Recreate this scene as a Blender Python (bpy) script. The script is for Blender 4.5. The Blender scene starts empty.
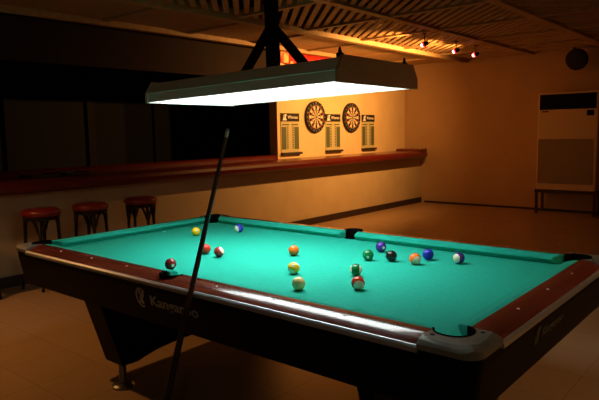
import bpy, bmesh, math, random
from mathutils import Vector, Matrix, Euler
random.seed(7)
D = bpy.data
C = bpy.context.scene.collection
sin, cos, pi = math.sin, math.cos, math.pi

# ------------------------------------------------------------------ materials
def mat(name, col, rough=.5, metal=0., spec=.5, emit=None, estr=0., coat=0.):
    m = D.materials.new(name); m.use_nodes = True
    b = m.node_tree.nodes['Principled BSDF']
    b.inputs['Base Color'].default_value = (*col, 1)
    b.inputs['Roughness'].default_value = rough
    b.inputs['Metallic'].default_value = metal
    b.inputs['Specular IOR Level'].default_value = spec
    b.inputs['Coat Weight'].default_value = coat
    b.inputs['Coat Roughness'].default_value = .08
    if emit:
        b.inputs['Emission Color'].default_value = (*emit, 1)
        b.inputs['Emission Strength'].default_value = estr
    return m

def noisy(m, col2, scale=(1, 1, 1), nscale=8., detail=4., bump=0., lo=.35, hi=.65, bdist=.002):
    nt = m.node_tree; N = nt.nodes; L = nt.links
    b = N['Principled BSDF']
    tc = N.new('ShaderNodeTexCoord'); mp = N.new('ShaderNodeMapping')
    mp.inputs['Scale'].default_value = scale
    L.new(tc.outputs['Object'], mp.inputs['Vector'])
    n = N.new('ShaderNodeTexNoise'); n.inputs['Scale'].default_value = nscale
    n.inputs['Detail'].default_value = detail
    L.new(mp.outputs[0], n.inputs['Vector'])
    r = N.new('ShaderNodeValToRGB')
    r.color_ramp.elements[0].position = lo; r.color_ramp.elements[1].position = hi
    r.color_ramp.elements[0].color = b.inputs['Base Color'].default_value
    r.color_ramp.elements[1].color = (*col2, 1)
    L.new(n.outputs['Fac'], r.inputs[0]); L.new(r.outputs[0], b.inputs['Base Color'])
    if bump:
        bp = N.new('ShaderNodeBump'); bp.inputs['Strength'].default_value = bump
        bp.inputs['Distance'].default_value = bdist
        L.new(n.outputs['Fac'], bp.inputs['Height']); L.new(bp.outputs[0], b.inputs['Normal'])
    return m

M = {}
M['cloth'] = noisy(mat('green_cloth', (.013, .38, .275), .9, spec=.12), (.017, .41, .30), nscale=60, bump=.15)
M['rosewood'] = noisy(mat('rosewood', (.125, .020, .009), .2, coat=.6), (.19, .036, .015), (2, 30, 30), 3, 6)
M['rosewood_end'] = noisy(mat('rosewood_end', (.125, .020, .009), .2, coat=.6), (.19, .036, .015), (30, 2, 30), 3, 6)
M['alu'] = mat('brushed_aluminium', (.56, .58, .58), .30, .75)
M['casting'] = noisy(mat('cast_metal', (.155, .16, .125), .36, .3), (.18, .185, .145), nscale=25)
M['black_panel'] = noisy(mat('black_laminate', (.0016, .0018, .0018), .45, spec=.06), (.0024, .0026, .0026), nscale=12)
M['black'] = mat('black_rubber', (.006, .006, .006), .6, spec=.0)
M['logo'] = mat('silver_print', (.33, .33, .26), .6)
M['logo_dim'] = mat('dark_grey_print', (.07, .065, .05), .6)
M['white_dot'] = mat('pearl_inlay', (.8, .78, .7), .3)
M['chrome'] = mat('chrome', (.20, .19, .16), .35, .8)
M['lamp_metal'] = mat('grey_green_enamel', (.62, .63, .56), .42)
M['lamp_end'] = noisy(mat('brown_end_board', (.40, .185, .08), .5), (.46, .22, .10), (4, 4, 20), 4)
M['black_metal'] = mat('black_metal', (.008, .0075, .007), .5, spec=.2)
M['wall'] = noisy(mat('cream_wall', (.46, .295, .145), .75), (.49, .315, .155), nscale=3, bump=.03)
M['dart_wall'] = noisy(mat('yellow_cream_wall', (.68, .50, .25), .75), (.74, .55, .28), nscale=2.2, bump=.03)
M['bar_front'] = noisy(mat('beige_bar_front', (.48, .36, .20), .7), (.52, .40, .22), nscale=3)
M['cherry'] = noisy(mat('cherry_wood', (.085, .007, .005), .3, coat=.25), (.12, .012, .007), (20, 1.5, 20), 3, 5)
M['dark_wood'] = noisy(mat('dark_wood', (.030, .012, .006), .45), (.05, .02, .01), (10, 10, 2), 4)
M['dark_base'] = mat('dark_baseboard', (.025, .012, .008), .5)
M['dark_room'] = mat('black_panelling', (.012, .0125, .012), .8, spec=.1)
M['batten'] = mat('black_batten', (.007, .006, .005), .8, spec=.2)
M['beam'] = noisy(mat('ceiling_beam_wood', (.40, .25, .11), .6), (.48, .31, .14), (3, 3, 3), 5)
M['lattice'] = noisy(mat('lattice_wood', (.38, .23, .10), .65), (.46, .29, .13), (4, 4, 4), 6)
M['plenum'] = mat('dark_ceiling_board', (.10, .06, .03), .9)
M['vinyl'] = noisy(mat('red_vinyl', (.15, .008, .006), .35, coat=.15), (.19, .012, .008), nscale=14)
M['stool_wood'] = mat('black_brown_wood', (.010, .006, .004), .5, spec=.25)
M['ac_body'] = mat('cream_plastic', (.62, .46, .27), .5)
M['ac_grille'] = mat('grey_grille', (.27, .20, .12), .6)
M['ac_dark'] = mat('dark_louvre', (.005, .005, .005), .6, spec=.08)
M['db_black'] = mat('sisal_black', (.010, .008, .007), .8)
M['db_cream'] = mat('sisal_cream', (.75, .60, .35), .8)
M['db_red'] = mat('sisal_red', (.45, .02, .015), .8)
M['db_green'] = mat('sisal_green', (.03, .14, .03), .8)
M['wire'] = mat('wire', (.6, .55, .45), .35, .8)
M['print_white'] = mat('white_print', (.85, .80, .70), .6)
M['print_red'] = mat('red_print', (.55, .05, .03), .6)
M['score_pale'] = mat('pale_score_card', (.50, .44, .22), .6)
M['score_green'] = mat('green_score_column', (.085, .11, .045), .6)
M['score_line'] = mat('score_print', (.62, .55, .30), .6)
M['bulb'] = mat('lit_bulb', (1, .5, .4), .4, emit=(1, .40, .34), estr=10)
M['red_glass'] = mat('red_glass', (.6, .03, .02), .25, emit=(1, .03, .03), estr=1.2)
M['louvre'] = mat('white_louvre', (.70, .73, .74), .4)
M['banner'] = noisy(mat('red_gold_cloth', (.62, .03, .012), .7), (.95, .62, .22), (1, 1, 1), 5, 3, lo=.50, hi=.60)
M['banner_red'] = mat('red_cloth', (.62, .02, .01), .7)
M['tip'] = mat('blue_chalk_tip', (.25, .36, .38), .7)
M['ferrule'] = mat('ivory_ferrule', (.75, .72, .62), .4)
M['cue_wood'] = noisy(mat('cue_shaft', (.045, .025, .012), .35), (.07, .038, .018), (30, 30, 2), 4)
M['cue_butt'] = mat('cue_butt', (.012, .008, .007), .3)
M['tray'] = mat('dark_tray', (.03, .02, .012), .5)

M['diffuser'] = mat('lit_diffuser', (.9, .9, .9), .6, emit=(.94, 1, .98), estr=12.5)

def floor_mat():
    m = mat('beige_floor_tiles', (.4, .3, .2), .2)
    nt = m.node_tree; N = nt.nodes; L = nt.links; b = N['Principled BSDF']
    tc = N.new('ShaderNodeTexCoord'); br = N.new('ShaderNodeTexBrick')
    br.offset = 0; br.inputs['Scale'].default_value = 1
    br.inputs['Brick Width'].default_value = .4; br.inputs['Row Height'].default_value = .4
    br.inputs['Mortar Size'].default_value = .003; br.inputs['Mortar Smooth'].default_value = .3
    br.inputs['Color1'].default_value = (.38, .245, .13, 1); br.inputs['Color2'].default_value = (.40, .258, .137, 1)
    br.inputs['Mortar'].default_value = (.28, .18, .10, 1)
    L.new(tc.outputs['Object'], br.inputs['Vector']); L.new(br.outputs['Color'], b.inputs['Base Color'])
    n = N.new('ShaderNodeTexNoise'); n.inputs['Scale'].default_value = 6
    mr = N.new('ShaderNodeMapRange'); mr.inputs[3].default_value = .27; mr.inputs[4].default_value = .275
    L.new(n.outputs['Fac'], mr.inputs[0]); L.new(mr.outputs[0], b.inputs['Roughness'])
    L.new(tc.outputs['Object'], n.inputs['Vector'])
    return m
M['floor'] = floor_mat()

# ------------------------------------------------------------------ mesh helpers
def obj(name, bm, m, parent=None, smooth=False, loc=None):
    me = D.meshes.new(name)
    bmesh.ops.recalc_face_normals(bm, faces=bm.faces)
    bm.to_mesh(me); bm.free()
    for x in (m if isinstance(m, (list, tuple)) else [m]):
        me.materials.append(x)
    if smooth:
        for p in me.polygons: p.use_smooth = True
        if smooth is not True: me.set_sharp_from_angle(angle=math.radians(smooth))
    o = D.objects.new(name, me); C.objects.link(o)
    if parent: o.parent = parent
    if loc: o.location = loc
    return o

def tag(o, label, cat, group=None):
    o['label'] = label; o['category'] = cat
    if group: o['group'] = group
    return o

def thing(name, label, cat, loc=(0, 0, 0), rotz=0, group=None):
    o = D.objects.new(name, None); C.objects.link(o)
    o.location = loc; o.rotation_euler = (0, 0, rotz); o.empty_display_size = .1
    return tag(o, label, cat, group)

def struct(o):
    o['kind'] = 'structure'; return o

def box(bm, x0, x1, y0, y1, z0, z1, bev=0., seg=2):
    r = bmesh.ops.create_cube(bm, size=1)
    vs = r['verts']
    for v in vs:
        v.co = Vector(((x0 + x1) / 2 + v.co.x * (x1 - x0), (y0 + y1) / 2 + v.co.y * (y1 - y0), (z0 + z1) / 2 + v.co.z * (z1 - z0)))
    if bev:
        es = list({e for v in vs for e in v.link_edges})
        bmesh.ops.bevel(bm, geom=es, offset=bev, segments=seg, affect='EDGES', profile=.5)
    return bm

def bx(*a, **k):
    return box(bmesh.new(), *a, **k)

def grid(bm, rows, close_u=False, close_v=False):
    vs = [[bm.verts.new(p) for p in r] for r in rows]
    nu, nv = len(vs), len(vs[0])
    for i in range(nu if close_u else nu - 1):
        for j in range(nv if close_v else nv - 1):
            q = [vs[i][j], vs[(i + 1) % nu][j], vs[(i + 1) % nu][(j + 1) % nv], vs[i][(j + 1) % nv]]
            q = list(dict.fromkeys(q))
            if len(q) > 2:
                try: bm.faces.new(q)
                except ValueError: pass
    return vs

def lathe(bm, prof, seg=32, mtx=None):
    rows = []
    for k in range(seg):
        a = 2 * pi * k / seg
        rows.append([Vector((r * cos(a), r * sin(a), z)) for r, z in prof])
    if mtx: rows = [[mtx @ p for p in r] for r in rows]
    vs = grid(bm, rows, close_u=True)
    for j in (0, -1):
        if prof[j][0] > 1e-6:
            try: bm.faces.new([r[j] for r in vs])
            except ValueError: pass
    bmesh.ops.remove_doubles(bm, verts=bm.verts, dist=1e-6)
    return bm

def tube(bm, pts, rad, seg=10):
    pts = [Vector(p) for p in pts]
    if not isinstance(rad, (list, tuple)): rad = [rad] * len(pts)
    rows = []; prev = None
    for i, p in enumerate(pts):
        t = (pts[min(i + 1, len(pts) - 1)] - pts[max(i - 1, 0)]).normalized()
        if prev is None:
            u = t.orthogonal().normalized()
        else:
            u = (prev - t * prev.dot(t)).normalized()
        prev = u; w = t.cross(u)
        rows.append([p + (u * cos(2 * pi * k / seg) + w * sin(2 * pi * k / seg)) * rad[i] for k in range(seg)])
    vs = grid(bm, rows, close_v=True)
    bm.faces.new(vs[0]); bm.faces.new(vs[-1])
    return bm

def prism(bm, poly, off):
    """closed polygon (list of Vectors) extruded by the vector off"""
    a = [bm.verts.new(p) for p in poly]; b = [bm.verts.new(Vector(p) + Vector(off)) for p in poly]
    bm.faces.new(a); bm.faces.new(b[::-1])
    n = len(a)
    for i in range(n):
        bm.faces.new([a[i], a[(i + 1) % n], b[(i + 1) % n], b[i]])
    return bm

def bar(bm, p, q, w, h, up=(0, 0, 1)):
    """square bar from p to q"""
    p, q = Vector(p), Vector(q); t = (q - p).normalized()
    s = t.cross(Vector(up))
    if s.length < 1e-4: s = t.orthogonal()
    s.normalize(); u = s.cross(t).normalized()
    poly = [p + s * w / 2 * i + u * h / 2 * j for i, j in ((1, 1), (-1, 1), (-1, -1), (1, -1))]
    return prism(bm, poly, q - p)

def text_bm(body, size, mtx, depth=.001, bold=0., align='LEFT', sx=1.):
    cu = D.curves.new('lettering', 'FONT'); cu.body = body; cu.size = size
    cu.extrude = depth; cu.offset = bold; cu.align_x = align
    cu.resolution_u = 3
    o = D.objects.new('lettering', cu); C.objects.link(o)
    dg = bpy.context.evaluated_depsgraph_get(); dg.update()
    me = D.meshes.new_from_object(o.evaluated_get(dg))
    bm = bmesh.new(); bm.from_mesh(me)
    bm.transform(mtx @ Matrix.Diagonal((sx, 1, 1, 1)))
    D.objects.remove(o); D.curves.remove(cu); D.meshes.remove(me)
    return bm

def frame_mtx(x, y, z, o):
    return Matrix((( x[0], y[0], z[0], o[0]), (x[1], y[1], z[1], o[1]), (x[2], y[2], z[2], o[2]), (0, 0, 0, 1)))

def append_bm(dst, src):
    me = D.meshes.new('t'); src.to_mesh(me); src.free(); dst.from_mesh(me); D.meshes.remove(me)

def copy_tree(o, parent=None):
    c = o.copy(); C.objects.link(c)
    if parent: c.parent = parent
    for ch in list(o.children): copy_tree(ch, c)
    return c

# ------------------------------------------------------------------ setting
XB = -3.64      # face of the bar
XD = -4.0      # dart wall
YB = 8.2      # back wall
ZC = 2.66      # underside of ceiling beams
struct(obj('floor', bx(-7, 5, -5.5, YB + .1, -.1, 0), M['floor']))
struct(obj('wall_back', bx(-4.15, 5, YB, YB + .15, 0, 2.95), M['wall']))
struct(obj('wall_right', bx(5, 5.15, -5.5, YB, 0, 2.95), M['wall']))
struct(obj('wall_front', bx(-7, 5, -5.65, -5.5, 0, 2.95), M['wall']))
struct(obj('baseboard_back', bx(-3.55, 5, YB - .012, YB, 0, .035), M['dark_base']))
# dark panelled room behind the bar
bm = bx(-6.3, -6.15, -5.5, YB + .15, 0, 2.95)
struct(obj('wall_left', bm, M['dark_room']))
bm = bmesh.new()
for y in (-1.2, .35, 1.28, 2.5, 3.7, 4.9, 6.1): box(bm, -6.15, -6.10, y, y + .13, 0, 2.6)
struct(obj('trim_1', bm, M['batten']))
# wall that carries the dartboards
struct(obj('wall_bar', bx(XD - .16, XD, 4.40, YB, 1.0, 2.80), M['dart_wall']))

# ceiling: dark board above, beams and diagonal lattice panels
ceil = struct(obj('ceiling', bx(-7, 5, -5.5, YB + .1, 2.86, 2.95), M['plenum']))
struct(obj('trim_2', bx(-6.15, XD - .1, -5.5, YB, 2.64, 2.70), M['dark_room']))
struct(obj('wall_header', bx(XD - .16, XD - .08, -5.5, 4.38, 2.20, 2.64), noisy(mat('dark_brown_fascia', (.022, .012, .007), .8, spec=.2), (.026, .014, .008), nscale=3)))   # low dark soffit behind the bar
BXs = [-3.90, -2.72, -1.52, -.32, .88, 2.08, 3.28, 4.48]
k = 3
for x in BXs:
    w = .05
    struct(obj('trim_%d' % k, bx(x - w, x + w, -5.5, YB, ZC - (.03 if x in (-3.90, -2.72) else 0), ZC + .10, bev=.004, seg=1), M['beam'])); k += 1
def yrows(i):
    off = .27 if i == 0 else 0.
    return [off + 1.18 * n for n in range(-5, 9) if -5.5 < off + 1.18 * n < YB - .05]
for i in range(len(BXs) - 1):
    bm = bmesh.new()
    for y in yrows(i): box(bm, BXs[i] + .05, BXs[i + 1] - .05, y - .03, y + .03, ZC + .005, ZC + .085)
    struct(obj('trim_%d' % k, bm, M['beam'])); k += 1
def clip_seg(p, q, x0, x1, y0, y1):
    t0, t1 = 0., 1.; d = (q[0] - p[0], q[1] - p[1])
    for a, lo, hi, s in ((0, x0, x1, p[0]), (1, y0, y1, p[1])):
        if abs(d[a]) < 1e-9:
            if s < lo or s > hi: return None
            continue
        u, v = (lo - s) / d[a], (hi - s) / d[a]
        if u > v: u, v = v, u
        t0, t1 = max(t0, u), min(t1, v)
    if t1 - t0 < 1e-3: return None
    return [(p[0] + d[0] * t, p[1] + d[1] * t) for t in (t0, t1)]
def lattice_panel(x0, x1, y0, y1, layers, pitch, wid):
    bm = bmesh.new()
    for lay, ang in enumerate(layers):
        a = math.radians(ang); d = Vector((cos(a), sin(a))); n = Vector((-sin(a), cos(a)))
        c = Vector(((x0 + x1) / 2, (y0 + y1) / 2)); R = 1.2
        m = int(R / pitch)
        for j in range(-m, m + 1):
            p = c + n * j * pitch - d * R; q = c + n * j * pitch + d * R
            s = clip_seg(p, q, x0, x1, y0, y1)
            if s:
                z = ZC + .035 + lay * .014
                bar(bm, (*s[0], z), (*s[1], z), wid, .013)
    return bm
for i in range(len(BXs) - 1):
    ys = yrows(i) + [YB]
    for j in range(len(ys) - 1):
        x0, x1, y0, y1 = BXs[i] + .05, BXs[i + 1] - .05, ys[j] + .03, ys[j + 1] - .03
        if y1 < -1.5 or y1 - y0 < .1: continue
        # criss-cross trellis towards the middle of the room, slats close together over the bar
        if i >= 3: bm = lattice_panel(x0, x1, y0, y1, (45, -45), .115, .044)
        elif i == 0: bm = lattice_panel(x0, x1, y0, y1, (90,), .105, .10)
        else: bm = lattice_panel(x0, x1, y0, y1, (-45,), .105, .058)
        obj('lattice_panel', bm, M['lattice'], ceil)

# ------------------------------------------------------------------ bar
bar_t = thing('bar_counter', 'long red-brown wooden bar counter with beige front panel along the left side', 'bar', (XB, 2.5, 0))
def P(o, parent):   # parent keeping world placement
    o.parent = parent; o.matrix_parent_inverse = Matrix.Translation(-Vector(parent.location)); return o
P(obj('front_panel', bx(XB - .12, XB, -5.4, YB - .003, .08, .93), M['bar_front']), bar_t)
P(obj('kickboard', bx(XB - .12, XB + .03, -5.4, YB - .013, 0, .10), M['dark_base']), bar_t)
# counter top with a deep rounded nosing, raised curb at the back
prof = [(-4.0, 1.02), (-3.50, 1.02), (-3.455, 1.015), (-3.43, .995), (-3.42, .96), (-3.425, .915), (-3.45, .893), (-3.52, .89), (-3.60, .93), (-3.72, .93), (-3.72, .97), (-4.0, .97)]
bm = bmesh.new()
prism(bm, [Vector((x, -5.4, z)) for x, z in prof], (0, YB - .10 + 5.4, 0))
bmesh.ops.bevel(bm, geom=[e for e in bm.edges if abs(e.verts[0].co.y - (YB - .10)) < 1e-4 and abs(e.verts[1].co.y - (YB - .10)) < 1e-4 and max(e.verts[0].co.x, e.verts[1].co.x) > -3.46], offset=.035, segments=4, affect='EDGES')
# rounded far end
for t in range(8):
    a0, a1 = t / 8 * pi / 2, (t + 1) / 8 * pi / 2
P(obj('counter_top', bm, M['cherry']), bar_t)
bm = bmesh.new(); prism(bm, [Vector(p) for p in ((-4.0, -5.4, .97), (-4.0, -5.4, 1.06), (-4.03, -5.4, 1.08), (-4.13, -5.4, 1.08), (-4.15, -5.4, 1.06), (-4.15, -5.4, .97))], (0, 9.79, 0))
P(obj('back_curb', bm, M['cherry']), bar_t)
P(obj('end_cap', bx(-3.99, -3.43, YB - .36, YB - .12, 1.0, 1.065, bev=.022, seg=4), M['cherry']), bar_t)

# ashtrays / mats left on the bar
for i, (y, lab) in enumerate(((.42, 'shallow black tray on the bar top, nearest the left end'), (.78, 'shallow black tray on the bar top, right of the other tray'))):
    t = bmesh.new(); box(t, -3.93, -3.62, y, y + .28, 1.0202, 1.05, bev=.008)
    fs = [f for f in t.faces if f.normal.z > .9 and f.calc_area() > .03]
    r = bmesh.ops.inset_region(t, faces=fs, thickness=.012)
    for f in fs:
        for v in f.verts: v.co.z -= .018
    tag(obj('bar_tray', t, M['tray']), lab, 'tray', 'trays on the bar')

# ------------------------------------------------------------------ stools
def make_stool():
    t = thing('bar_stool', 'x', 'stool', group='bar stools along the bar')
    bm = bmesh.new()
    lathe(bm, [(0, .725), (.09, .725), (.145, .718), (.172, .70), (.178, .682), (.172, .665), (.16, .655), (0, .655)], 40)
    obj('seat', bm, M['vinyl'], t, True)
    bm = bmesh.new(); lathe(bm, [(.10, .655), (.160, .655), (.160, .622), (.148, .622), (.10, .635)], 40)
    obj('seat_apron', bm, M['stool_wood'], t)
    for k in range(4):
        a = pi / 4 + k * pi / 2; d = Vector((cos(a), sin(a), 0))
        bm = bmesh.new()
        tube(bm, [d * .140 + Vector((0, 0, .645)), d * .150 + Vector((0, 0, .40)), d * .165 + Vector((0, 0, .20)), d * .20 + Vector((0, 0, 0))], [.017, .016, .015, .014], 10)
        L = obj('leg', bm, M['stool_wood'], t, True)
        # curved bentwood braces reaching sideways to the apron
        bm = bmesh.new()
        for s in (-1, 1):
            pts = []
            for q in range(9):
                u = q / 8; ang = a + s * (.06 + u * .46); r = .146
                pts.append((r * cos(ang), r * sin(ang), .50 + .135 * sin(u * pi / 2)))
            tube(bm, pts, .013, 8)
        obj('brace', bm, M['stool_wood'], L, True)
    bm = bmesh.new()
    tube(bm, [(.152 * cos(q * pi / 16), .152 * sin(q * pi / 16), .22) for q in range(33)], .010, 8)
    obj('foot_ring', bm, M['stool_wood'], t, True)
    return t
st = make_stool()
spots = [((-3.33, .335), 12, 'red-topped dark wooden bar stool nearest the left corner pocket of the pool table'),
         ((-3.325, .84), 25, 'red-topped dark wooden bar stool standing between two other stools at the bar'),
         ((-3.335, 1.44), 38, 'red-topped dark wooden bar stool farthest to the right along the bar'),
         ((-3.33, -.30), 20, 'bar stool at the left edge, only a dark leg in view')]
for i, ((x, y), rz, lab) in enumerate(spots):
    s = st if i == 0 else copy_tree(st)
    s.location = (x, y, 0); s.rotation_euler = (0, 0, math.radians(rz)); s['label'] = lab; s.scale = (1, 1, 1.05)

# ------------------------------------------------------------------ pool table
table = thing('pool_table', 'nine-foot pool table with green cloth, rosewood rails and black sides', 'pool table')
BZ, RZ = .755, .80
WX, WY = 1.32, .685           # cloth / wood line
OX, OY = 1.425, .790          # outer edge
CR, SR = .062, .058           # pocket radii
ccx, ccy, scy = 1.295, .660, .700
def arc(cx, cy, r, a0, a1, n):
    return [(cx + r * cos(a0 + (a1 - a0) * i / n), cy + r * sin(a0 + (a1 - a0) * i / n)) for i in range(n + 1)]
# cloth bed with six pocket cut-outs
bxx, byy = 1.31, .675
def quad_corner(sx, sy):
    dy = math.sqrt(CR**2 - (bxx - ccx)**2); dx = math.sqrt(CR**2 - (byy - ccy)**2)
    a0 = math.atan2(-dy, bxx - ccx); a1 = math.atan2(byy - ccy, -dx)   # through the inward side (clockwise)
    if a1 > a0: a1 -= 2 * pi
    return [(sx * x, sy * y) for x, y in arc(ccx, ccy, CR, a0, a1, 14)]
def side_arc(sy):
    dx = math.sqrt(SR**2 - (byy - scy)**2)
    a0 = math.atan2(byy - scy, dx); a1 = math.atan2(byy - scy, -dx) 
    if a1 > a0: a1 -= 2 * pi
    return [(x, sy * y) for x, y in arc(0, scy, SR, a0, a1, 12)]
out = quad_corner(1, 1) + side_arc(1) + quad_corner(-1, 1)[::-1] + quad_corner(-1, -1) + side_arc(-1)[::-1] + quad_corner(1, -1)[::-1]
bm = bmesh.new()
prism(bm, [Vector((x, y, BZ)) for x, y in out], (0, 0, -.03))
bed = obj('bed_cloth', bm, M['cloth'], table)
bm = bmesh.new(); lathe(bm, [(0, .0006), (.009, .0006), (.009, 0)], 20, Matrix.Translation((-1.232, .165, BZ)))
obj('cloth_spot', bm, M['white_dot'], bed)
# cushions: six lengths with cut jaws; profile (inward from the wood line, height)
cprof = [(0, .8005), (.020, .8005), (.045, .7945), (.058, .7865), (.061, .780), (.056, .774), (.040, BZ + .001), (0, BZ + .001)]
def cushion(p0, p1, inward, cut0, cut1):
    p0, p1, inward = Vector(p0), Vector(p1), Vector(inward)
    t = (p1 - p0).normalized(); Ln = (p1 - p0).length
    bm = bmesh.new(); rows = []
    for u, c in ((0., cut0), (1., -cut1)):
        rows.append([p0 + t * (Ln * u + c * (w / .061)) + inward * w + Vector((0, 0, z)) for w, z in cprof])
    vs = grid(bm, rows, close_v=True)
    bm.faces.new(vs[0]); bm.faces.new(vs[1])
    bmesh.ops.bevel(bm, geom=[e for e in bm.edges if (e.verts[0] in vs[0] and e.verts[1] in vs[0]) or (e.verts[0] in vs[1] and e.verts[1] in vs[1])], offset=.003, segments=1, affect='EDGES')
    return obj('cushion', bm, M['cloth'], table)
for sy in (-1, 1):
    cushion((-1.235, sy * WY, 0), (-.046, sy * WY, 0), (0, -sy, 0), .045, .012)
    cushion((.046, sy * WY, 0), (1.235, sy * WY, 0), (0, -sy, 0), .012, .045)
for sx in (-1, 1):
    cushion((sx * WX, -.600, 0), (sx * WX, .600, 0), (-sx, 0, 0), .045, .045)
# rails: rosewood strips crowned towards the outside
RP = [(0, .8015)]
for i in range(1, 12):
    RP.append((.022 + .077 * (i - 1) / 10, round(.8015 - .024 * ((i - 1) / 10) ** 1.9, 5)))
def rail_z(s):
    pts = RP
    for (a, za), (b, zb) in zip(pts, pts[1:]):
        if s <= b: return za + (zb - za) * max(0, (s - a)) / (b - a)
    return pts[-1][1]
SS = [a for a, b in RP]
def rail_long(sy):
    bm = bmesh.new(); rows = []
    xs = sorted(set([-1.238, 1.238] + [-1.238 + i * .0619 for i in range(41)] + [-.065 + .00433 * i for i in range(31)]))
    for x in xs:
        s0 = 0
        if abs(x) < SR: s0 = scy + math.sqrt(SR**2 - x * x) - WY
        else: s0 = 0
        row = [(x, sy * (WY + s0), .74), (x, sy * (WY + s0), rail_z(s0))]
        for s in SS[1:]:
            s2 = max(s, s0 + .0015 * SS.index(s))
            row.append((x, sy * (WY + s2), rail_z(min(s2, .099))))
        row.append((x, sy * (WY + .099), .74))
        rows.append([Vector(p) for p in row])
    vs = grid(bm, rows, close_v=True); bm.faces.new(vs[0]); bm.faces.new(vs[-1])
    r = obj('rail', bm, M['rosewood'], table, 30)
    for px in (-.945, -.63, -.315, .315, .63, .945):
        q = bmesh.new(); lathe(q, [(0, .0012), (.006, .0008), (.006, -.001)], 12, Matrix.Translation((px, sy * .728, rail_z(.043))))
        obj('sight', q, M['white_dot'], r)
    return r
def rail_end(sx):
    bm = bmesh.new(); rows = []
    for y in [-.603 + i * .0603 for i in range(21)]:
        row = [(sx * WX, y, .74)] + [(sx * (WX + s), y, rail_z(s)) for s in SS] + [(sx * (WX + .099), y, .74)]
        rows.append([Vector(p) for p in row])
    vs = grid(bm, rows, close_v=True); bm.faces.new(vs[0]); bm.faces.new(vs[-1])
    r = obj('rail', bm, M['rosewood_end'], table, 30)
    for py in (-.315, 0, .315):
        q = bmesh.new(); lathe(q, [(0, .0012), (.006, .0008), (.006, -.001)], 12, Matrix.Translation((sx * 1.365, py, rail_z(.043))))
        obj('sight', q, M['white_dot'], r)
    return r
for s in (-1, 1): rail_long(s); rail_end(s)
# aluminium strips along the outside
for sy in (-1, 1):
    bm = bmesh.new()
    pr = [(.097, .779), (.101, .7785), (.109, .772), (.110, .759), (.106, .756), (.097, .756)]
    prism(bm, [Vector((-1.24, sy * (WY + s), z)) for s, z in pr], (2.48, 0, 0))
    obj('rail_trim', bm, M['alu'], table)
for sx in (-1, 1):
    bm = bmesh.new()
    prism(bm, [Vector((sx * (WX + s), -.605, z)) for s, z in pr], (0, 1.21, 0))
    obj('rail_trim', bm, M['alu'], table)
# corner castings
def casting(sx, sy):
    n = 24
    a0 = math.atan2(WY - ccy, -math.sqrt(CR**2 - (WY - ccy)**2)); a1 = math.atan2(-math.sqrt(CR**2 - (WX - ccx)**2), WX - ccx)
    if a0 < 0: a0 += 2 * pi
    inner = arc(ccx, ccy, CR, a0, a1, n)
    R = .055; ox, oy = WX + .106, WY + .106
    path = [(1.238, oy), (ox - R, oy)] + arc(ox - R, oy - R, R, pi / 2, 0, 8)[1:] + [(ox, .603)]
    ds = [0]
    for a, b in zip(path, path[1:]): ds.append(ds[-1] + math.dist(a, b))
    def along(u):
        d = u * ds[-1]
        for i in range(len(path) - 1):
            if d <= ds[i + 1] + 1e-9:
                f = (d - ds[i]) / (ds[i + 1] - ds[i]); return (path[i][0] + (path[i + 1][0] - path[i][0]) * f, path[i][1] + (path[i + 1][1] - path[i][1]) * f)
        return path[-1]
    bm = bmesh.new(); rows = []
    for i in range(n + 1):
        p = inner[i]; q = along(i / n)
        row = [Vector((sx * p[0], sy * p[1], .766)), Vector((sx * p[0], sy * p[1], .8025))]
        for u in (.35, .65, .85, .95, 1.):
            x, y = p[0] + (q[0] - p[0]) * u, p[1] + (q[1] - p[1]) * u
            s = max(x - WX, y - WY, 0)
            z = .8025 if s < .07 else .8025 - .018 * ((s - .07) / .036) ** 1.8
            row.append(Vector((sx * x, sy * y, z)))
        row.append(Vector((sx * q[0], sy * q[1], .768)))
        rows.append(row)
    vs = grid(bm, rows, close_v=True); bm.faces.new(vs[0]); bm.faces.new(vs[-1])
    c = obj('corner_casting', bm, M['casting'], table)
    for bxp, byp in ((1.262, .735), (1.372, .628)):
        q = bmesh.new(); lathe(q, [(0, .002), (.006, .002), (.008, -.001)], 14, Matrix.Translation((sx * bxp, sy * byp, .8025)))
        obj('bolt', q, M['black_metal'], c)
    return inner
# pocket liners: black walls behind the mouth, with a rolled lip
def liner(cx, cy, r, a0, a1, top=.8065):
    bm = bmesh.new(); rows = []
    for x, y in arc(0, 0, 1, a0, a1, 22):
        rows.append([Vector((cx + x * rr, cy + y * rr, z)) for rr, z in ((r - .001, .60), (r - .001, top - .004), (r + .003, top), (r + .006, top - .001), (r + .006, .797), (r + .005, .60))])
    vs = grid(bm, rows, close_v=True); bm.faces.new(vs[0]); bm.faces.new(vs[-1])
    return obj('pocket_liner', bm, M['black'], table)
for sx in (-1, 1):
    for sy in (-1, 1):
        casting(sx, sy)
        base = math.atan2(sy, sx)
        liner(sx * ccx, sy * ccy, CR - .004, base - math.radians(118), base + math.radians(118))
for sy in (-1, 1):
    b = pi / 2 * sy
    liner(0, sy * scy, SR - .004, b - math.radians(100), b + math.radians(100))
# black apron (one continuous rounded skirt)
def loop(hx, hy, R, z):
    pts = []
    for (cx, cy, a) in ((hx - R, hy - R, 0), (-hx + R, hy - R, pi / 2), (-hx + R, -hy + R, pi), (hx - R, -hy + R, 1.5 * pi)):
        pts += [Vector((x, y, z)) for x, y in arc(cx, cy, R, a, a + pi / 2, 8)]
    return pts
bm = bmesh.new()
grid(bm, [loop(1.38, .745, .055, .7675), loop(1.420, .785, .055, .7675), loop(1.420, .785, .055, .735), loop(1.392, .757, .05, .574), loop(1.36, .725, .05, .574), loop(1.38, .745, .055, .7675)], close_v=True)
ap = obj('apron', bm, M['black_panel'], table)
obj('underside', bx(-1.36, 1.36, -.725, .725, .60, .62), M['black_panel'], table)
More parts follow.
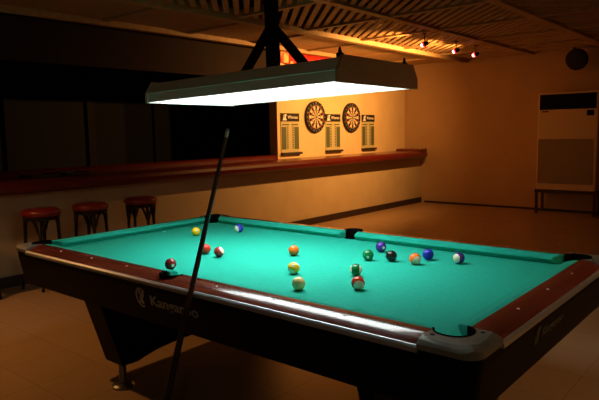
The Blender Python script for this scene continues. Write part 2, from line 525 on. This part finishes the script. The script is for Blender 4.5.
# printed emblem and word on the near side and on the right end
def emblem(mtx, s):
    bm = bmesh.new()
    def flat(poly): prism(bm, [mtx @ Vector((x * s, y * s, 0)) for x, y in poly], mtx.to_3x3() @ Vector((0, 0, .001)))
    o = [(.5 + .46 * cos(a), .5 + .56 * sin(a)) for a in [math.radians(40 + 8 * i) for i in range(33)]]
    i_ = [(.52 + .36 * cos(a), .5 + .46 * sin(a)) for a in [math.radians(40 + 8 * i) for i in range(33)]]
    flat(o + i_[::-1])
    flat([(.20, .10), (.42, .18), (.60, .10), (.70, .22), (.62, .45), (.78, .62), (.80, .80), (.92, .92), (.80, .98), (.66, .90), (.50, .72), (.36, .55), (.34, .34), (.24, .22)])
    flat([(.30, .62), (.52, .84), (.60, 1.0), (.46, .98), (.34, .82)])
    return bm
def brand(o, x, u, n, size, lm):
    m = frame_mtx(x, u, n, o)
    bm = text_bm('Kangaroo', size, m @ Matrix.Translation((size * 1.62, 0, 0)), .0008, size * .018, sx=1.26)
    obj('lettering', bm, lm, ap)
    obj('emblem', emblem(m @ Matrix.Translation((0, -size * .28, 0)), size * 1.30), lm, ap)
u = Vector((0, -.029, .161)).normalized(); n = Vector((1, 0, 0)).cross(u)
brand(Vector((-.178, -.7744, .664)) + n * .0004, Vector((1, 0, 0)), u, n, .066, M['logo'])
u = Vector((.029, 0, .161)).normalized(); n = Vector((0, 1, 0)).cross(u)
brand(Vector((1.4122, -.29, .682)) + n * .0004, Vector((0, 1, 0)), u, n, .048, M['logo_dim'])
# pedestals with arched foot and levelling feet
def pedestal(x0, x1):
    o = [(-.685, .60), (-.55, .155), (-.45, .150)]
    for i in range(1, 20):
        t = -1 + 2 * i / 20
        o.append((.45 * t, .15 + .045 * (1 - abs(t) ** 3.2)))
    o += [(.45, .150), (.55, .155), (.685, .60)]
    bm = bmesh.new(); prism(bm, [Vector((x0, y, z)) for y, z in o], (x1 - x0, 0, 0))
    lg = obj('leg', bm, M['black_panel'], table)
    for y in (-.50, .50):
        q = bmesh.new(); lathe(q, [(0, 0), (.062, 0), (.062, .012), (.05, .022), (.022, .026), (.020, .15), (0, .15)], 24, Matrix.Translation(((x0 + x1) / 2, y, 0)))
        obj('levelling_foot', q, M['chrome'], lg)
pedestal(-.87, -.71); pedestal(.93, 1.0)

# measured proportions: the left end rail is narrower, the side pockets sit a little left of the middle
def fit_table(o):
    for ch in o.children:
        if ch.name.split('.')[0] != 'leg':
            for v in ch.data.vertices:
                x = v.co.x
                if x < -1.32: x = -1.32 + (x + 1.32) * .60
                if abs(x) < 1.32: x -= .03 * (1 - (x / 1.32) ** 2)
                v.co.x = x
            fit_table(ch)
fit_table(table)

# ------------------------------------------------------------------ balls
BR = .0286
right = Vector((.766, .643, 0)); up0 = Vector((0, 0, 1))
cam_pos = Vector((2.0722, -2.3091, 1.4148))
def sphere_bm(r):
    bm = bmesh.new(); bmesh.ops.create_uvsphere(bm, u_segments=40, v_segments=24, radius=r); return bm
def ball_mat(name, col, stripe):
    cream = (.80, .74, .52)
    m = mat(name, col, .13, spec=.45)
    if stripe:
        nt = m.node_tree; N = nt.nodes; L = nt.links; b = N['Principled BSDF']
        tc = N.new('ShaderNodeTexCoord'); sp = N.new('ShaderNodeSeparateXYZ'); L.new(tc.outputs['Object'], sp.inputs[0])
        ab = N.new('ShaderNodeMath'); ab.operation = 'ABSOLUTE'; L.new(sp.outputs['Z'], ab.inputs[0])
        lt = N.new('ShaderNodeMath'); lt.operation = 'LESS_THAN'; lt.inputs[1].default_value = BR * .62; L.new(ab.outputs[0], lt.inputs[0])
        mx = N.new('ShaderNodeMix'); mx.data_type = 'RGBA'
        mx.inputs['A'].default_value = (*cream, 1); mx.inputs['B'].default_value = (*col, 1)
        L.new(lt.outputs[0], mx.inputs['Factor']); L.new(mx.outputs['Result'], b.inputs['Base Color'])
    return m
M['num_white'] = mat('number_disc', (.85, .80, .62), .12, coat=.4)
M['num_black'] = mat('number_print', (.02, .02, .02), .3)
YEL, BLU, RED, PUR, ORG, GRN, MAR, BLK = (.90, .52, .008), (.022, .035, .46), (.66, .040, .016), (.060, .025, .27), (.92, .155, .010), (.006, .19, .055), (.24, .018, .018), (.012, .011, .010)
def ball(num, xy, col, stripe, dnum, axis, label):
    z = BZ + BR + .0003; pos = Vector((xy[0], xy[1], z))
    tw = (cam_pos - pos).normalized(); rt = Vector((-tw.y, tw.x, 0)).normalized(); upv = tw.cross(rt)
    V = lambda a: (rt * a[0] + upv * a[1] + tw * a[2]).normalized()
    if stripe:
        zz = V(axis); xx = V(dnum); xx = (xx - zz * xx.dot(zz)).normalized()
    else:
        xx = V(dnum); zz = V(axis); zz = (zz - xx * zz.dot(xx)).normalized()
    yy = zz.cross(xx)
    rot = frame_mtx(xx, yy, zz, pos)
    nm = 'cue_ball' if num == 0 else ('striped_ball' if stripe else 'solid_ball')
    o = obj(nm, sphere_bm(BR), ball_mat('ball_enamel', col, stripe), None, True)
    o.matrix_world = rot
    tag(o, label, 'pool ball', 'pool balls on the green cloth')
    if num:
        bm = bmesh.new(); rows = []
        R = BR + .0002
        for k in range(5):
            t = .26 * k / 4
            rows.append([Vector((R * cos(t), R * sin(t) * cos(a), R * sin(t) * sin(a))) for a in [2 * pi * q / 20 for q in range(20)]])
        grid(bm, rows, close_v=True); bmesh.ops.remove_doubles(bm, verts=bm.verts, dist=1e-7)
        c = obj('number_disc', bm, M['num_white'], o, True)
        s = .0095
        bm = text_bm(str(num), s, Matrix.Translation((-(.28 if num < 10 else .56) * s, -.35 * s, 0)), .0001, .0003)
        for v in bm.verts:
            yv, zv = v.co.x, v.co.y; lift = v.co.z
            rr = math.sqrt(max(1e-9, (BR + .0004 + lift) ** 2 - yv * yv - zv * zv)); v.co = Vector((rr, yv, zv))
        obj('number', bm, M['num_black'], c)
    return o
ball(1, (-.919, .180), YEL, False, (.2, .25, .95), (0, 1, 0), 'bright yellow ball at the far end, left of the leaning cue')
ball(10, (-.776, .431), BLU, True, (.5, .6, -.6), (-.80, -.25, .55), 'blue and white striped ball near the far left corner pocket')
ball(3, (-.412, -.179), RED, False, (.2, .2, -.9), (0, 1, 0), 'bright red ball half hidden behind the leaning cue')
ball(15, (-.287, -.193), (.38, .04, .035), True, (-.3, .1, -.9), (.80, .48, .28), 'maroon and white striped ball just right of the leaning cue')
ball(7, (-.262, -.535), MAR, False, (.40, -.28, .87), (0, 1, 0), 'plain maroon ball beside the near side pocket')
ball(5, (.019, .069), ORG, False, (.2, .2, -.9), (0, 1, 0), 'plain orange ball in the middle, behind a yellow ball')
ball(9, (.289, -.246), YEL, True, (-.45, -.25, .86), (.55, .80, -.25), 'golden yellow ball between the orange ball and the cream cue ball')
ball(0, (.493, -.453), (.88, .76, .33), False, (0, 0, 1), (0, 1, 0), 'plain cream cue ball nearest the near rail')
ball(14, (.549, -.110), GRN, True, (.1, .8, -.5), (.99, .03, .10), 'green and white striped ball behind the red striped ball')
ball(11, (.690, -.300), RED, True, (.1, .6, -.7), (.15, -.52, .82), 'red and cream striped ball touching in front of the green striped ball')
ball(6, (.410, .200), GRN, False, (-.05, -.42, .90), (0, 1, 0), 'plain green ball left of the black ball')
ball(4, (.350, .418), PUR, False, (.50, -.18, .85), (0, 1, 0), 'plain purple ball in front of the far side pocket')
ball(8, (.520, .247), BLK, False, (.3, .1, -.9), (0, 1, 0), 'plain black ball right of the green ball')
ball(13, (.652, .252), ORG, True, (-.3, .3, -.9), (.48, -.42, .76), 'orange and cream striped ball in front of the blue ball')
ball(2, (.653, .385), BLU, False, (.2, .2, -.9), (0, 1, 0), 'plain blue ball behind the orange striped ball')
ball(12, (.816, .396), PUR, True, (.3, .3, -.9), (-.66, -.12, .74), 'purple and cream striped ball farthest right on the cloth')

# ------------------------------------------------------------------ cue leaning on the near rail
T = Vector((.299, -.648, 1.435)); B = Vector((.121, -.990, 0.002))
# lean against the outer edge of the rail
cue = thing('pool_cue', 'dark pool cue standing on the floor and leaning against the near rail', 'cue', B)
ax = (T - B); Ln = ax.length; axn = ax.normalized()
rotq = axn.to_track_quat('Z', 'Y'); cue.rotation_mode = 'QUATERNION'; cue.rotation_quaternion = rotq
def rad(z): return .0172 + (.0072 - .0172) * (z / Ln)
def cyl(z0, z1, name, m, r0=None, r1=None):
    bm = bmesh.new(); lathe(bm, [(0, z0), (r0 or rad(z0), z0), (r1 or rad(z1), z1), (0, z1)], 16)
    return obj(name, bm, m, cue)
cyl(0, .03, 'bumper', M['black']); cyl(.03, .74, 'butt', M['cue_butt']); cyl(.74, Ln - .035, 'shaft', M['cue_wood'])
cyl(Ln - .035, Ln - .010, 'ferrule', M['ferrule']); cyl(Ln - .010, Ln, 'leather_tip', M['tip'], .0072, .006)

# ------------------------------------------------------------------ lamp over the table
lamp = thing('pool_table_lamp', 'long grey fluorescent lamp on a black post hanging over the pool table', 'lamp', (-.02, -.014, 1.606))
lamp.rotation_euler = (-.002, -.021, .006)
HL, HW = .632, .322
pf = [(-HW, 0), (-HW, .048), (-HW + .048, .104), (HW - .048, .104), (HW, .048), (HW, 0)]
bm = bmesh.new(); t = .004
outer = pf; inner = [(HW - t, 0), (HW - t, .047), (HW - .050, .100), (-HW + .050, .100), (-HW + t, .047), (-HW + t, 0)]
prism(bm, [Vector((-HL, y, z)) for y, z in outer + inner], (2 * HL, 0, 0))
shade = obj('shade', bm, M['lamp_metal'], lamp)
bm = bmesh.new()
for s in (-1, 1): box(bm, -HL, HL, s * HW - .004, s * HW + .004, .046, .050, bev=.002, seg=1)
obj('seam_strip', bm, M['lamp_metal'], shade)
for s in (-1, 1):
    poly = [(-HW - .008, -.004), (-HW - .008, .046), (-HW + .034, .110), (HW - .034, .110), (HW + .008, .046), (HW + .008, -.004)]
    bm = bmesh.new(); prism(bm, [Vector((s * HL, y, z)) for y, z in poly], (s * .016, 0, 0))
    e = obj('end_board', bm, M['lamp_end'] if s > 0 else M['lamp_metal'], lamp)
    if s < 0: continue
    for y in (-.265, .265):
        q = bmesh.new(); box(q, s * (HL - .02) - .012, s * (HL - .02) + .012, y - .014, y + .014, .104, .122, bev=.004)
        tube(q, [(s * (HL - .02), y, .120), (s * (HL - .02), y, .146)], [.010, .004], 10)
        obj('hook', q, M['black_metal'], e)
obj('diffuser', bx(-HL + .005, HL - .005, -HW + .03, HW - .03, .060, .065), M['diffuser'], lamp)
bm = bmesh.new()
for i in range(1, 20): x = -HL + 2 * HL * i / 20; box(bm, x - .0012, x + .0012, -HW + .006, HW - .006, .018, .046)
for i in range(1, 11): y = -HW + 2 * HW * i / 11; box(bm, -HL, HL, y - .0012, y + .0012, .018, .046)
obj('louvre', bm, M['louvre'], lamp)
bm = bmesh.new(); box(bm, -.026, .026, -.026, .026, .104, 1.254)
obj('post', bm, M['black_metal'], lamp)
bm = bmesh.new()
for s in (-1, 1): bar(bm, (s * .02, 0, .335), (s * .235, 0, .108), .04, .03, (0, 1, 0))
obj('brace', bm, M['black_metal'], lamp)

# ------------------------------------------------------------------ dartboards
def dartboard(y, z, label):
    t = thing('dartboard', label, 'dartboard', (XD, y, z), 0, 'dartboards on the bar wall')
    # local: X out of the wall, Y right, Z up
    R = .255
    bm = bmesh.new(); lathe(bm, [(0, 0), (R - .01, 0), (R, .006), (R, .036), (R - .006, .041), (0, .041)], 64, Matrix.Rotation(pi / 2, 4, 'Y'))
    bk = obj('backing', bm, M['db_black'], t)
    rings = [.0085, .020, .108, .122, .178, .194]
    bm = bmesh.new()
    def pt(r, a): return Vector((.0425, r * sin(a), r * cos(a)))
    for k in range(20):
        a0, a1 = (k - .5) * pi / 10, (k + .5) * pi / 10
        for q in range(5):
            r0, r1 = rings[q], rings[q + 1]
            vs = [bm.verts.new(p) for p in (pt(r0, a0), pt(r1, a0), pt(r1, (a0 + a1) / 2), pt(r1, a1), pt(r0, a1), pt(r0, (a0 + a1) / 2))]
            f = bm.faces.new(vs)
            f.material_index = (3 if q == 0 else (2 if k % 2 == 0 else 3) if q in (2, 4) else (0 if k % 2 == 0 else 1))
    f = bm.faces.new([bm.verts.new(pt(.0085, a)) for a in [2 * pi * i / 16 for i in range(16)]]); f.material_index = 2
    obj('target_face', bm, [M['db_black'], M['db_cream'], M['db_red'], M['db_green']], t)
    bm = bmesh.new()
    for r in rings: tube(bm, [pt(r, 2 * pi * i / 48) + Vector((.001, 0, 0)) for i in range(49)], .0009, 4)
    for k in range(20): tube(bm, [pt(.020, (k - .5) * pi / 10) + Vector((.001, 0, 0)), pt(.208, (k - .5) * pi / 10) + Vector((.001, 0, 0))], .0009, 4)
    obj('wire', bm, M['wire'], t)
    for k, nmb in enumerate((20, 1, 18, 4, 13, 6, 10, 15, 2, 17, 3, 19, 7, 16, 8, 11, 14, 9, 12, 5)):
        p = pt(.224, k * pi / 10)
        obj('number', text_bm(str(nmb), .034, frame_mtx((0, 1, 0), (0, 0, 1), (1, 0, 0), (.042, p.y, p.z - .012)), .0006, .0008, 'CENTER'), M['wire'], bk)
dartboard(5.30, 1.662, 'round dartboard left of the middle scoreboard on the lit wall')
dartboard(6.325, 1.66, 'round dartboard right of the middle scoreboard on the lit wall')

# ------------------------------------------------------------------ dart scoreboards
def scoreboard(y0, y1, label):
    zb, zt = 1.10, 1.715
    t = thing('dart_scoreboard', label, 'scoreboard', (XD, y0, zb), 0, 'dart scoreboards on the bar wall')
    W = y1 - y0; Hh = zt - zb
    obj('board', bx(0, .012, 0, W, 0, Hh, bev=.003, seg=1), M['score_pale'], t)
    hd = obj('header', bx(.012, .018, 0, W, Hh - .125, Hh), M['db_black'], t)
    m = frame_mtx((0, 1, 0), (0, 0, 1), (1, 0, 0), (.0185, W * .36, Hh - .082))
    obj('lettering', text_bm('Winmau', .068, m, .0006, .0006, sx=W * .56 / (.068 * 3.5)), M['print_white'], hd)
    bm = bmesh.new(); prism(bm, [Vector((.0185, W * a, Hh - .125 + .125 * b)) for a, b in ((.08, .15), (.30, .15), (.24, .5), (.31, .88), (.20, .88), (.17, .45))], (.001, 0, 0))
    obj('emblem', bm, M['print_white'], hd)
    bm = bmesh.new(); prism(bm, [Vector((.0185, W * a, Hh - .125 + .125 * b)) for a, b in ((.07, .12), (.30, .12), (.30, .2), (.07, .2))], (.0012, 0, 0))
    prism(bm, [Vector((.0185, W * a, Hh - .125 + .125 * b)) for a, b in ((.10, .3), (.15, .85), (.17, .85), (.13, .3))], (.0012, 0, 0))
    obj('emblem', bm, M['print_white'], hd)
    for a, b in ((.03, .27), (.73, .97)):
        obj('score_column', bx(.012, .0145, W * a, W * b, .06, Hh - .21), M['score_green'], t)
    bm = bmesh.new()
    for a, b in ((.30, .40), (.60, .70)):
        bm = bmesh.new()
        for k in range(13):
            z = .07 + k * (Hh - .29) / 12
            box(bm, .012, .0135, W * a, W * b, z, z + .016)
        obj('number_column', bm, M['score_green'], t)
    for a, b in ((.06, .44), (.56, .94)):
        obj('title_row', bx(.012, .0135, W * a, W * b, Hh - .185, Hh - .165), M['score_green'], t)
    obj('chalk_tray', bx(.0, .055, -.005, W + .03, -.022, .014, bev=.005), M['tray'], t)
scoreboard(4.47, 4.90, 'dart scoreboard with black header, leftmost, left of both dartboards')
scoreboard(5.585, 6.00, 'dart scoreboard with black header hanging between the two dartboards')
scoreboard(6.655, 7.07, 'dart scoreboard with black header, rightmost, right of both dartboards')

# red and gold decoration at the top of the dart wall
t = thing('wall_banner', 'red and gold festive banner hung high on the wall above the dartboards', 'banner', (XD, 4.44, 2.44))
bm = bmesh.new()
rows = []
for i in range(41):
    y = 1.55 * i / 40; d = .022 + .012 * sin(i * 1.3)
    rows.append([Vector((d, y, 0.02 + .012 * sin(i * .9))), Vector((d, y, .195)), Vector((d - .006, y, .195)), Vector((d - .006, y, 0.02 + .012 * sin(i * .9)))])
vs = grid(bm, rows, close_v=True); bm.faces.new(vs[0]); bm.faces.new(vs[-1])
obj('cloth', bm, M['banner_red'], t, True)
for b in ((.02, .20, .03, .19), (.62, 1.0, .01, .055), (.24, .40, .02, .06)): obj('gold_ornament', bx(.040, .046, *b, bev=.002), M['banner'], t)

# ------------------------------------------------------------------ spotlights
def spotlight(x, y, label, power, size=.03, grp='warm ceiling spotlights', aim=(-1, -.06, -.30), cone=138, col=(1, .45, .12)):
    t = thing('spotlight', label, 'spotlight', (x, y, ZC), 0, grp)
    obj('mount', lathe(bmesh.new(), [(0, 0), (.03, 0), (.03, -.014), (0, -.014)], 20), M['black_metal'], t)
    obj('stem', tube(bmesh.new(), [(0, 0, -.01), (0, 0, -.115)], .006, 8), M['black_metal'], t)
    d = Vector(aim).normalized(); q = d.to_track_quat('Z', 'Y').to_matrix().to_4x4(); q.translation = Vector((0, 0, -.135))
    bm = bmesh.new(); lathe(bm, [(0, -.05), (.020, -.05), (.030, -.02), (.034, .0), (.031, .0), (.026, -.02), (0, -.03)], 24, q)
    sh = obj('shade', bm, M['black_metal'], t)
    bm = bmesh.new(); lathe(bm, [(.030, .0), (.038, .0), (.040, .018), (.036, .020), (.032, .014)], 24, q)
    obj('glass_ring', bm, M['red_glass'], sh)
    bm = bmesh.new(); bmesh.ops.create_uvsphere(bm, u_segments=16, v_segments=10, radius=.025); bm.transform(q @ Matrix.Translation((0, 0, .030)))
    obj('bulb', bm, M['bulb'], t, True)
    li = D.lights.new('warm_bulb', 'SPOT'); li.energy = power; li.color = col; li.shadow_soft_size = .03
    li.spot_size = math.radians(cone); li.spot_blend = 1.
    lo = D.objects.new('warm_bulb', li); C.objects.link(lo)
    lo.location = Vector((x, y, ZC - .135)) + d * .065
    lo.rotation_euler = (-d).to_track_quat('Z', 'Y').to_euler(); return t
SP = 185
spotlight(-1.72, 4.76, 'red-glass ceiling spotlight nearest the lamp, leftmost of the lit three', SP)
spotlight(-1.72, 5.68, 'red-glass ceiling spotlight, middle of the lit three by the beam', SP)
spotlight(-1.70, 6.30, 'red-glass ceiling spotlight nearest the back wall, rightmost of the lit three', SP)
spotlight(-2.75, -1.6, 'ceiling spotlight above the left end of the bar, outside the picture', 135, aim=(.22, .40, -1), cone=98)

# ------------------------------------------------------------------ air conditioner on its stand
AX0, AX1, AY0, AY1, AZ = -1.265, -.345, 7.80, 8.15, .40
t = thing('air_conditioner', 'tall cream floor-standing air conditioner against the back wall', 'air conditioner', ((AX0 + AX1) / 2, AY1, AZ))
w = (AX1 - AX0) / 2; d = -(AY1 - AY0); Hh = 1.985 - AZ
obj('casing', bx(-w, w, d, 0, 0, Hh, bev=.015, seg=2), M['ac_body'], t)
v = obj('air_outlet', bx(-w + .03, w - .03, d - .006, d + .02, Hh - .275, Hh - .03), M['ac_dark'], t)
bm = bmesh.new()
for k in range(7): box(bm, -w + .035, w - .035, d - .010, d - .005, Hh - .26 + k * .034, Hh - .254 + k * .034)
obj('louvre', bm, M['ac_dark'], v)
g = obj('intake_grille', bx(-w + .02, w - .05, d - .008, d + .01, .105, .835), M['ac_grille'], t)
bm = bmesh.new()
for k in range(28): box(bm, -w + .03, w - .06, d - .012, d - .007, .12 + k * .0255, .128 + k * .0255)
obj('slat', bm, M['ac_grille'], g)
obj('control_panel', bx(w - .165, w - .06, d - .006, d + .01, Hh - .385, Hh - .30), M['ac_dark'], t)
obj('badge', bx(-w + .07, -w + .17, d - .004, d + .01, Hh - .315, Hh - .295), M['ac_dark'], t)
t = thing('metal_stand', 'low dark stand with thin legs under the air conditioner', 'stand', ((AX0 + AX1) / 2, AY1, 0))
obj('stand_top', bx(-w - .02, w + .02, d - .02, .0, AZ - .05, AZ - .001, bev=.004, seg=1), M['dark_wood'], t)
for x in (-w + .01, w - .01):
    for y in (d + .01, -.04): obj('leg', bx(x - .02, x + .02, y - .02, y + .02, 0, AZ - .05), M['dark_wood'], t)

# dark round speaker under the ceiling
t = thing('round_speaker', 'dark round dish-shaped speaker hanging below the ceiling above the air conditioner', 'speaker', (-.72, 7.95, 2.50))
t.rotation_euler = (math.radians(18), math.radians(-14), math.radians(-12))
bm = bmesh.new()
lathe(bm, [(0, -.10), (.07, -.095), (.13, -.07), (.165, -.02), (.17, .02), (.165, .045), (.15, .04), (.06, .015), (0, .012)], 36, Matrix.Rotation(pi / 2, 4, 'X'))
obj('body', bm, M['black'], t, True)
obj('grille_ring', lathe(bmesh.new(), [(.145, .036), (.166, .038), (.168, .05), (.148, .052)], 36, Matrix.Rotation(pi / 2, 4, 'X')), M['black_metal'], t, True)
bm = bmesh.new(); tube(bm, [(0, .06, .12), (-.02, .06, .23)], .02, 10)
obj('bracket', bm, M['black_metal'], t)

# ------------------------------------------------------------------ dim warm room light behind the camera
spotlight(3.5, 1.0, 'ceiling spotlight past the right end of the table, outside the picture', 90, aim=(-.55, .12, -1), cone=118, col=(1, .56, .25))

t = thing('ceiling_lamp', 'plain round ceiling lamp behind the viewer, outside the picture', 'lamp', (3.9, -4.2, 2.66))
obj('base', lathe(bmesh.new(), [(0, 0), (.16, 0), (.17, -.02), (0, -.02)], 32), M['alu'], t)
obj('dome', lathe(bmesh.new(), [(.155, -.02), (.14, -.06), (.09, -.085), (0, -.095)], 32), mat('lit_dome', (.9, .9, .88), .5, emit=(1, .86, .66), estr=42), t, True)
w = D.worlds.new('dark'); bpy.context.scene.world = w; w.use_nodes = True
w.node_tree.nodes['Background'].inputs[0].default_value = (0, 0, 0, 1)

# ------------------------------------------------------------------ camera
cam = D.cameras.new('camera'); co = D.objects.new('camera', cam); C.objects.link(co)
cam.sensor_width = 36; cam.lens = 591.987 / 599 * 36
co.location = cam_pos; co.rotation_euler = (1.457454, .0183203, .6986047)
sc = bpy.context.scene; sc.camera = co
sc.view_settings.view_transform = 'Standard'; sc.view_settings.look = 'None'
sc.view_settings.exposure = 0; sc.view_settings.gamma = 1; sc.view_settings.use_curve_mapping = False
